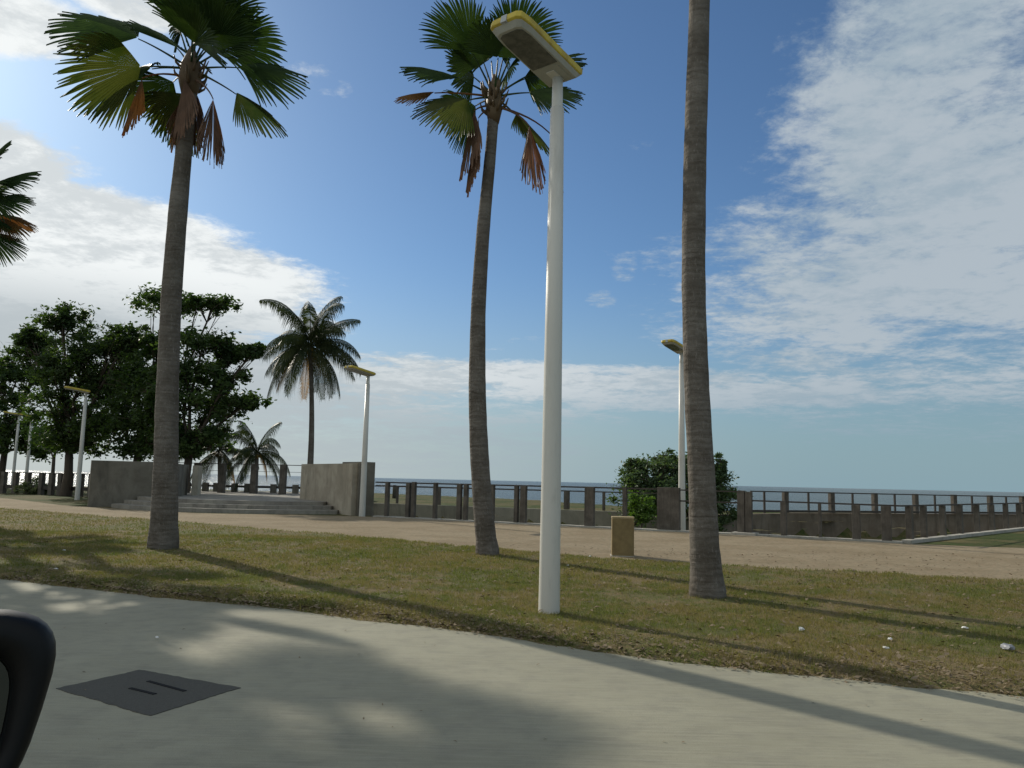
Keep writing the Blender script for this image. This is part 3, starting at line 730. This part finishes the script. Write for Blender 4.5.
broad_tree('almond_tree', 'layered tree with leafy tiers reaching right towards the coconut palm', 'tree', (at(186, 480, 44)[0], 44, 0),
           [B_(203, 343, 44, 34, 13), B_(230, 352, 44.5, 18, 12), B_(190, 372, 44, 32, 17), B_(226, 380, 43.6, 26, 12), B_(246, 402, 44, 20, 7), B_(205, 405, 44, 36, 16), B_(252, 352, 44, 12, 8), B_(178, 430, 44, 26, 14), B_(212, 436, 44, 22, 9), B_(166, 395, 43, 22, 14), B_(186, 450, 44, 22, 9)], m_leafB, .14, 88, 20, .25, 4, 'shade trees behind the plaza', flat=.7)
broad_tree('young_tree', 'small bright green tree under the dark crowns beside the left lamp post', 'tree', (at(52, 480, 58)[0], 58, 0),
           [B_(50, 438, 56, 22, 13), B_(72, 444, 56, 20, 12), B_(40, 432, 62, 14, 9)], m_leafC, .13, 80, 16, .14, 5, None, twigs=4)
broad_tree('seaside_shrub', 'dense green shrub rising behind the timber fence at the middle lamp post', 'shrub', (at(668, 500, 33)[0], 33, -.6),
           [B_(645, 492, 33, 26, 30), B_(668, 488, 32.5, 28, 30), B_(700, 490, 33.5, 26, 28), B_(636, 474, 33, 12, 14), B_(716, 500, 33, 20, 22), B_(690, 470, 33, 20, 16), B_(664, 466, 33, 12, 12), B_(720, 470, 33, 5, 12)], m_leafD, .085, 120, 30, .08, 6, None, twigs=26)
broad_tree('low_bush', 'low bright green bush at the foot of the seaside shrub, left side', 'shrub', (at(642, 510, 30.5)[0], 30.5, -.6),
           [B_(642, 508, 30.5, 15, 14)], m_leafC, .07, 130, 34, .04, 7, None, twigs=4)
broad_tree('low_bush', 'pale low bush in front of the left railing beside the lamp post', 'shrub', (at(35, 492, 50)[0], 50, 0),
           [B_(33, 487, 50, 16, 7), B_(42, 490, 50, 8, 5)], m_leafE, .09, 60, 20, .04, 9, None, twigs=4)

# ------------------------------------------------------------------ plaza: steps, platform, walls
def circle3(a, b, c):
    (ax_, ay), (bx, by), (cx, cy) = a, b, c
    d = 2*(ax_*(by-cy)+bx*(cy-ay)+cx*(ay-by))
    ux = ((ax_**2+ay**2)*(by-cy)+(bx**2+by**2)*(cy-ay)+(cx**2+cy**2)*(ay-by))/d
    uy = ((ax_**2+ay**2)*(cx-bx)+(bx**2+by**2)*(ax_-cx)+(cx**2+cy**2)*(bx-ax_))/d
    return ux, uy, math.hypot(ax_-ux, ay-uy)
cx, cy, RR = circle3((-16.9, 34.4), (-11.3, 31.6), (-6.9, 32.7))
def arcpts(r_, xa, xb, n=26):
    a0 = -math.acos(max(-1, min(1, (xa-cx)/r_))); a1 = -math.acos(max(-1, min(1, (xb-cx)/r_)))
    return [(cx+r_*math.cos(a0+(a1-a0)*k/n), cy+r_*math.sin(a0+(a1-a0)*k/n)) for k in range(n+1)]
st = thing('plaza_steps', 'curved concrete steps and raised platform between the two concrete walls', 'steps', (cx, cy, 0))
def loc_(p): return [(a-cx, b-cy) for a, b in p]
for k, (dr, z1) in enumerate(((0, .16), (.55, .31))):
    fr = arcpts(RR-dr, -16.9+.25*k, -6.95-.35*k)
    MB().prism(loc_(fr+[(-6.95-.35*k, 36.5), (-16.6, 37.5)]), -.1+.0*k, z1).build('step', m_step, st, False)
    # worn nosing, slightly proud
fr = arcpts(RR-1.1, -16.3, -7.7)
MB().prism(loc_(fr+[(-7.7, 36.0), (-8.9, 37.6), (-8.9, 52.0), (-22.5, 52.0), (-17.6, 39.0), (-16.3, 37.3)]), -.1, .46).build('platform', m_step, st)
cxw = (-17.9, 34.55)
def wall(name, label, poly, z0, z1, mat, cat='wall', group=None, parts=None):
    o = thing(name, label, cat, (poly[0][0], poly[0][1], 0), 0, group)
    L = [(a-poly[0][0], b-poly[0][1]) for a, b in poly]
    MB().prism(L, z0, z1).build('wall_panel', mat, o, False, .012)
    return o, L
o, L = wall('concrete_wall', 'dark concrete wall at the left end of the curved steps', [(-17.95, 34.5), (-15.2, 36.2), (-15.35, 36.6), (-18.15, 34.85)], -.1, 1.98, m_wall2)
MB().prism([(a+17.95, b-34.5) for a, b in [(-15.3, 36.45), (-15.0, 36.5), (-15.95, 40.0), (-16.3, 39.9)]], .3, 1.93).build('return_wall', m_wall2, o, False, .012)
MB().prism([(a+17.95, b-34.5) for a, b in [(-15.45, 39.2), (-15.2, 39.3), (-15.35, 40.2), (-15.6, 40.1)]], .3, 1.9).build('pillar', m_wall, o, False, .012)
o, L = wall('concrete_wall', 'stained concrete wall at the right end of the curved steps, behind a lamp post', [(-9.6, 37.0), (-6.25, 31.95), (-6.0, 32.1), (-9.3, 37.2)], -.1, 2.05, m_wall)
MB().prism([(a+9.6, b-37.0) for a, b in [(-6.95, 33.3), (-5.98, 31.92), (-5.42, 32.35), (-6.4, 33.7)]], -.1, 2.12).build('end_block', m_wall2, o, False, .015)

# ------------------------------------------------------------------ fences
def on_line(px, A, Bp):
    d = ray(px, 480)[:2]; A = np.array(A[:2], float); e = np.array(Bp[:2], float)-A
    s = np.linalg.solve(np.array([[d[0], -e[0]], [d[1], -e[1]]]), A); return A+e*s[1]
def fence(name, label, posts, rails, o0, mat_rail=m_rail, kerbs=(), group=None, panels=()):
    """posts: (xy, w, d, z0, z1, rz, mat); rails: (a, b, w, h) in world"""
    T = thing(name, label, 'fence', (o0[0], o0[1], 0), 0, group); o0 = np.array((o0[0], o0[1], 0.0))
    for (xy, w, dd, z0, z1, rz, mt) in posts:
        hh = z1-z0
        MB().box((0, 0, 0), (w, dd, hh)).build('post', mt, T, False, min(.012, w*.15), loc=(xy[0]-o0[0], xy[1]-o0[1], (z0+z1)/2)).rotation_euler = (0, 0, rz)
    for (a, b, w, h) in rails: MB().bar(np.array(a, float)-o0, np.array(b, float)-o0, w, h).build('rail', mat_rail, T)
    for (nm, poly, z0, z1, mt) in kerbs: MB().prism([(p[0]-o0[0], p[1]-o0[1]) for p in poly], z0, z1).build(nm, mt, T, False, .01)
    return T
def band(A, Bp, th, off=0.0):
    A = np.array(A[:2], float); Bp = np.array(Bp[:2], float); e = unit(Bp-A); n = np.array((-e[1], e[0]))
    return [tuple(A+n*off), tuple(Bp+n*off), tuple(Bp+n*(off+th)), tuple(A+n*(off+th))]
def rz_of(A, Bp): return math.atan2(Bp[1]-A[1], Bp[0]-A[0])
# near timber fence along the path
rz = rz_of(F_A, F_B); posts = []
for px, w in ((388, .14), (409, .16), (414.5, .14), (436, .13), (460, .17), (466.5, .15), (493, .14), (517, .14), (524, .22), (556, .13), (590, .33), (625, .13)):
    p = on_line(px, F_A, F_B); posts.append((p, w, .16, -.9, 1.36+random.uniform(-.03, .02), rz, m_wood))
for px, w in ((661, .22), (672, .52)):
    p = on_line(px, F_A, F_B); posts.append((p, w, .18, -.9, 1.40, rz, m_wood))
def r3(xy, z): return (xy[0], xy[1], z)
pM = on_line(657, F_A, F_B); pN = on_line(742, F_A, F_B)
fence('timber_fence', 'dark timber fence with thick posts between the right wall and the green shrub', posts,
      [(r3(F_A, 1.33), r3(pM, 1.34), .07, .05), (r3(F_A, 1.21), r3(pM, 1.20), .035, .03)], F_A, kerbs=[('kerb', band(F_A, F_B, .30, -.12), -1.1, .05, m_kerb)], group='timber fences along the dirt path')
rz2 = rz_of(F_B, F_C); posts = []
posts.append((on_line(741, F_B-(F_C-F_B)*.1, F_C), .22, .2, -.05, 1.36, rz, m_wood)); posts.append((on_line(748.5, F_B, F_C), .2, .2, -.9, 1.33, rz, m_wood))
for px, w, z in ((783, .16, 1.06), (819, .07, 1.03), (855, .22, 1.03), (885, .26, 1.02)):
    posts.append((on_line(px, F_B, F_C), w, .2, -.9, z, rz2, m_wood))
for px, w in ((908, .36), (922, .28), (941, .26), (958, .34), (975, .26), (990, .28), (1004, .26), (1017, .28), (1031, .28)):
    p = on_line(px, F_C, F_D); posts.append((p, (.17), w*.55, -.9, 1.04+random.uniform(-.03, .02), rz_of(F_C, F_D)+1.57, m_wood))
pS = on_line(750, F_B, F_C)
fence('timber_fence', 'lower timber fence right of the shrub that bends away along the kerbed ramp', posts,
      [(r3(pN, 1.06), r3(F_C, 1.04), .06, .045), (r3(F_C, 1.04), r3(F_D+(F_D-F_C)*.15, 1.06), .06, .045), (r3(pM, .98), r3(pN, .98), .05, .045), (r3(pM, 1.33), r3(pN, 1.32), .05, .04)],
      F_B, kerbs=[('kerb', band(F_B, F_C, .30, -.12), -1.1, .055, m_kerb), ('kerb', band(F_C, F_E, .26, -.22), -1.1, .10, m_kerb), ('pad', band(on_line(733, F_A, F_B), on_line(757, F_B, F_C), .5, -.34), -.05, .09, m_kerb)], group='timber fences along the dirt path')
# far railing on the low wall
rzk = rz_of(K_A, K_B)
posts = [(on_line(px, K_A, K_B), w, .1, .3, 1.12, rzk, m_wood) for px, w in ((398, .1), (440, .12), (478, .1), (518, .16), (567, .26), (604, .12), (640, .2), (700, .12))]
fence('sea_railing', 'thin dark railing on a low wall behind the longer timber fence', posts,
      [(r3(K_A, 1.10), r3(K_B, 1.10), .05, .04)], K_A, kerbs=[('low_wall', band(K_A, K_B, .25, -.1), -1.1, .28, m_wallpale)], group='sea railings')
rzk = rz_of(K_C, K_D); posts = []
for px in (785, 831, 874, 914.6, 953, 989, 1021, 1050): posts.append((on_line(px, K_C, K_D), .24, .2, .25, 1.30, rzk, m_wood))
for px in (764, 808, 852, 894, 934, 971, 1005): posts.append((on_line(px, K_C, K_D), .08, .08, .25, 1.27, rzk, m_rail))
fence('sea_railing', 'long dark railing on the brown retaining wall before the sea, right side', posts,
      [(r3(K_C-(1.9, 1.5), 1.28), r3(K_D, 1.24), .07, .05), (r3(K_C-(1.9, 1.5), .42), r3(K_D, .40), .12, .10)], K_C,
      kerbs=[('retaining_wall', band(K_B, K_C, .3, -.15), -1.3, .30, m_lowwall), ('retaining_wall', band(K_C, K_D, .3, -.15), -1.3, .33, m_lowwall)], group='sea railings')
# platform railing
PA, PB = np.array((-22.5, 46.5)), np.array((-9.2, 45.0)); posts = []
for px in (197, 222, 254, 283): posts.append((on_line(px, PA, PB), .34, .3, .40, 2.13, rz_of(PA, PB), m_wood))
low = []
for px in (188, 206, 217, 235, 248, 274, 296): posts.append((on_line(px, PA+(0, 3), PB+(0, 3)), .34, .25, .40, .98, 0, m_wall2))
fence('platform_railing', 'railing with tall square posts along the back of the raised platform', posts,
      [(r3(PA, 2.11), r3(PB, 2.09), .06, .04), (r3(PA, 1.72), r3(PB, 1.70), .03, .02), (r3(PA+(0, 3), .80), r3(PB+(0, 3), .80), .14, .13)], PA)
# left railing under the trees
LA, LB = np.array((-52, 60)), np.array((-24.3, 47.5)); posts = []
for px in (-8, 4, 16, 28, 42, 52, 61, 70, 81, 92): posts.append((on_line(px, LA, LB), .32, .25, -.1, 1.35, rz_of(LA, LB), m_wood))
fence('path_railing', 'dark post railing under the trees at the far left', posts, [(r3(LA, 1.34), r3(LB, 1.34), .07, .05), (r3(LA, .45), r3(LB, .45), .06, .22)], LA)
# lone beach post
q = at(394, 505, 60); mo = MB().tube([(0, 0, -.1), (0, 0, .8), (0, 0, 1.0)], [.16, .15, .12], 10).build('beach_post', m_wood, None, True, loc=(q[0], 60, 0)); tag(mo, 'short thick wooden post standing alone in the grass before the sea', 'post')

# ------------------------------------------------------------------ cabinet
q = gp(623.5, 557); T = thing('utility_cabinet', 'tan utility cabinet standing at the lawn edge of the path', 'cabinet', (q[0], q[1]+.15, .0), R(-5))
MB().box((0, 0, .38), (.45, .36, .80)).build('cabinet_body', m_box, T, False, .01)
MB().box((0, 0, .795), (.456, .366, .035)).build('lid', m_boxt, T, False, .006)
MB().box((0, 0, .0), (.50, .41, .05)).build('plinth', m_kerb, T, False, .008)
MB().box((0, -.184, .40), (.39, .008, .66)).build('door', m_box, T, False, .002)

# ------------------------------------------------------------------ litter
def crumple(name, label, px, py, w, h, mat, seed, z=None):
    rs = random.Random(seed); bm = bmesh.new(); bmesh.ops.create_icosphere(bm, subdivisions=2, radius=1)
    for v in bm.verts:
        k = 1+rs.uniform(-.38, .25); v.co = Vector((v.co.x*w/2*k, v.co.y*w/2*.7*k, max(-.1*h, v.co.z*h*.6*k)+.25*h))
    me = bpy.data.meshes.new(name); bm.to_mesh(me); bm.free(); me.materials.append(mat)
    o = bpy.data.objects.new(name, me); COL.objects.link(o); q = gp(px, py, .03 if z is None else z)
    o.scale = (.78, .78, .8); o.location = (q[0], q[1], .035 if z is None else z); o.rotation_euler = (0, 0, rs.uniform(0, 3)); return tag(o, label, 'litter', 'litter on the grass and road')
for a in (('crumpled_paper', 'white crumpled paper on the grass right of the near palm trunk', 801, 631, .09, .05, m_litterw, 1),
          ('plastic_scrap', 'pale plastic scrap on the grass, upper one of a close pair', 890, 641, .09, .04, m_litterw, 2),
          ('plastic_scrap', 'small white scrap on the grass, lower one of a close pair', 886, 649, .08, .03, m_litterw, 3),
          ('plastic_bag', 'grey and black crumpled plastic bag on the grass at the right edge', 1008, 651, .17, .09, m_litterd, 4),
          ('crumpled_paper', 'white crumpled paper on the grass close to the road edge, between lamp post and palm', 652, 642, .05, .04, m_litterw, 5),
          ('crumpled_paper', 'white scrap on the lawn far behind the pair at the right', 965, 629, .09, .03, m_litterw, 6),
          ('paper_cup', 'small white and brown scrap lying on the concrete road above the asphalt patch', 157, 638, .05, .03, m_litterw, 7, .02),
          ('paper_scrap', 'white scrap at the lawn edge above the mirror, far left', 56, 570, .10, .04, m_litterw, 8),
          ('paper_scrap', 'pale scrap in the grass at the left palm, nearer the road', 64, 551, .09, .04, m_litterw, 9),
          ('stone', 'pale stone in the grass between cabinet and near lamp post', 590, 557, .09, .04, m_litterw, 10),
          ('paper_scrap', 'pale scrap on the grass just right of the near lamp post base', 568, 566, .07, .03, m_litterw, 11)):
    crumple(*a)

# ------------------------------------------------------------------ the car the view is taken from: only its mirror shows
fwd = unit((-.9, .43, 0)); outw = unit((.43, .9, 0))
ca = math.atan2(fwd[1], fwd[0])
car = thing('car', 'dark car showing only its black door mirror at the lower left', 'car', (0, 0, 0), ca)
# local axes: +X forward, -Y outward (towards the lawn) since outward lies to the right of forward
def prof(z):
    return {.28: -.40, .45: -.47, .75: -.50, 1.0: -.47, 1.12: -.43}[z]
V = []; xsn = np.linspace(-1.7, 2.2, 14); zs = (.28, .45, .75, 1.0, 1.12)
for x in xsn:
    tp = 1-.12*(abs(x-.25)/1.95)**3
    for z in zs: V.append((x, prof(z)*tp, z))
    V.append((x, prof(1.12)*tp+.10, 1.12)); V.append((x, prof(.28)*tp+.10, .28))
F = []; n = 7
order = [0, 1, 2, 3, 4, 5, 6]
for i in range(len(xsn)-1):
    for k in range(7):
        a, b = order[k], order[(k+1) % 7]; F.append((i*n+a, i*n+b, (i+1)*n+b, (i+1)*n+a))
F += [tuple(order), tuple((len(xsn)-1)*n+k for k in reversed(order))]
MB().add(V, F).build('body_side', m_carpaint, car, True)
for x in (-1.45, 1.75):
    w = MB().tube([(x, -.20, .31), (x, -.22, .31), (x, -.36, .31), (x, -.39, .31)], [.26, .30, .30, .27], 28).build('wheel', m_rubber, car, True)
# mirror housing, rounded loft; plane turned towards the rear seats
mc = at(-67, 719, .80)
mir_dir = unit((.52, -.85, .05))                   # the glass looks this way
e1 = unit(np.cross((0, 0, 1), mir_dir)); e1 = -e1 if e1[0] < 0 else e1; e2 = np.cross(mir_dir, e1); e2 = e2 if e2[2] > 0 else -e2
def outline(s, n=40):
    out = []
    for k in range(n):
        a = 2*math.pi*k/n; c_, s_ = math.cos(a), math.sin(a)
        x = abs(c_)**.62*math.copysign(1, c_)*.112*s; y = abs(s_)**.62*math.copysign(1, s_)*.098*s
        x -= (.020*(1-(y/.098)))*(1 if x > 0 else 0)*s*max(0, x/.112)*1.1
        out.append((x, y))
    return out
Wl = Matrix.Rotation(-ca, 3, 'Z')
def toL(p): return np.array(Wl @ Vector(p))
def ring(s, off): return [toL(mc+e1*x+e2*y+mir_dir*off) for x, y in outline(s)]
layers = [ring(.60, -.006), ring(.64, .016), ring(.80, .024), ring(.93, .022), ring(1.0, .010), ring(1.02, -.012), ring(.97, -.045), ring(.82, -.075), ring(.5, -.095), ring(.08, -.10)]
V = [p for l in layers for p in l]; n = 40
F = [(i*n+k, i*n+(k+1) % n, (i+1)*n+(k+1) % n, (i+1)*n+k) for i in range(len(layers)-1) for k in range(n)]+[tuple((len(layers)-1)*n+k for k in range(n)), tuple(range(n))]
mir = MB().add(V, F).build('side_mirror', m_black, car, True)
MB().add(ring(.598, -.0035), [tuple(range(n))]).build('mirror_glass', m_glass, mir)
a0 = toL(mc+e1*-.03+e2*-.06-mir_dir*.03); a1 = a0+np.array((.04, .12, -.06)); a2 = np.array((a1[0]+.02, prof(1.0)+.04, 1.05))
MB().tube([a0, a1*.6+a0*.4, a1, a2], [.022, .024, .028, .04], 10).build('mirror_arm', m_black, mir, True)
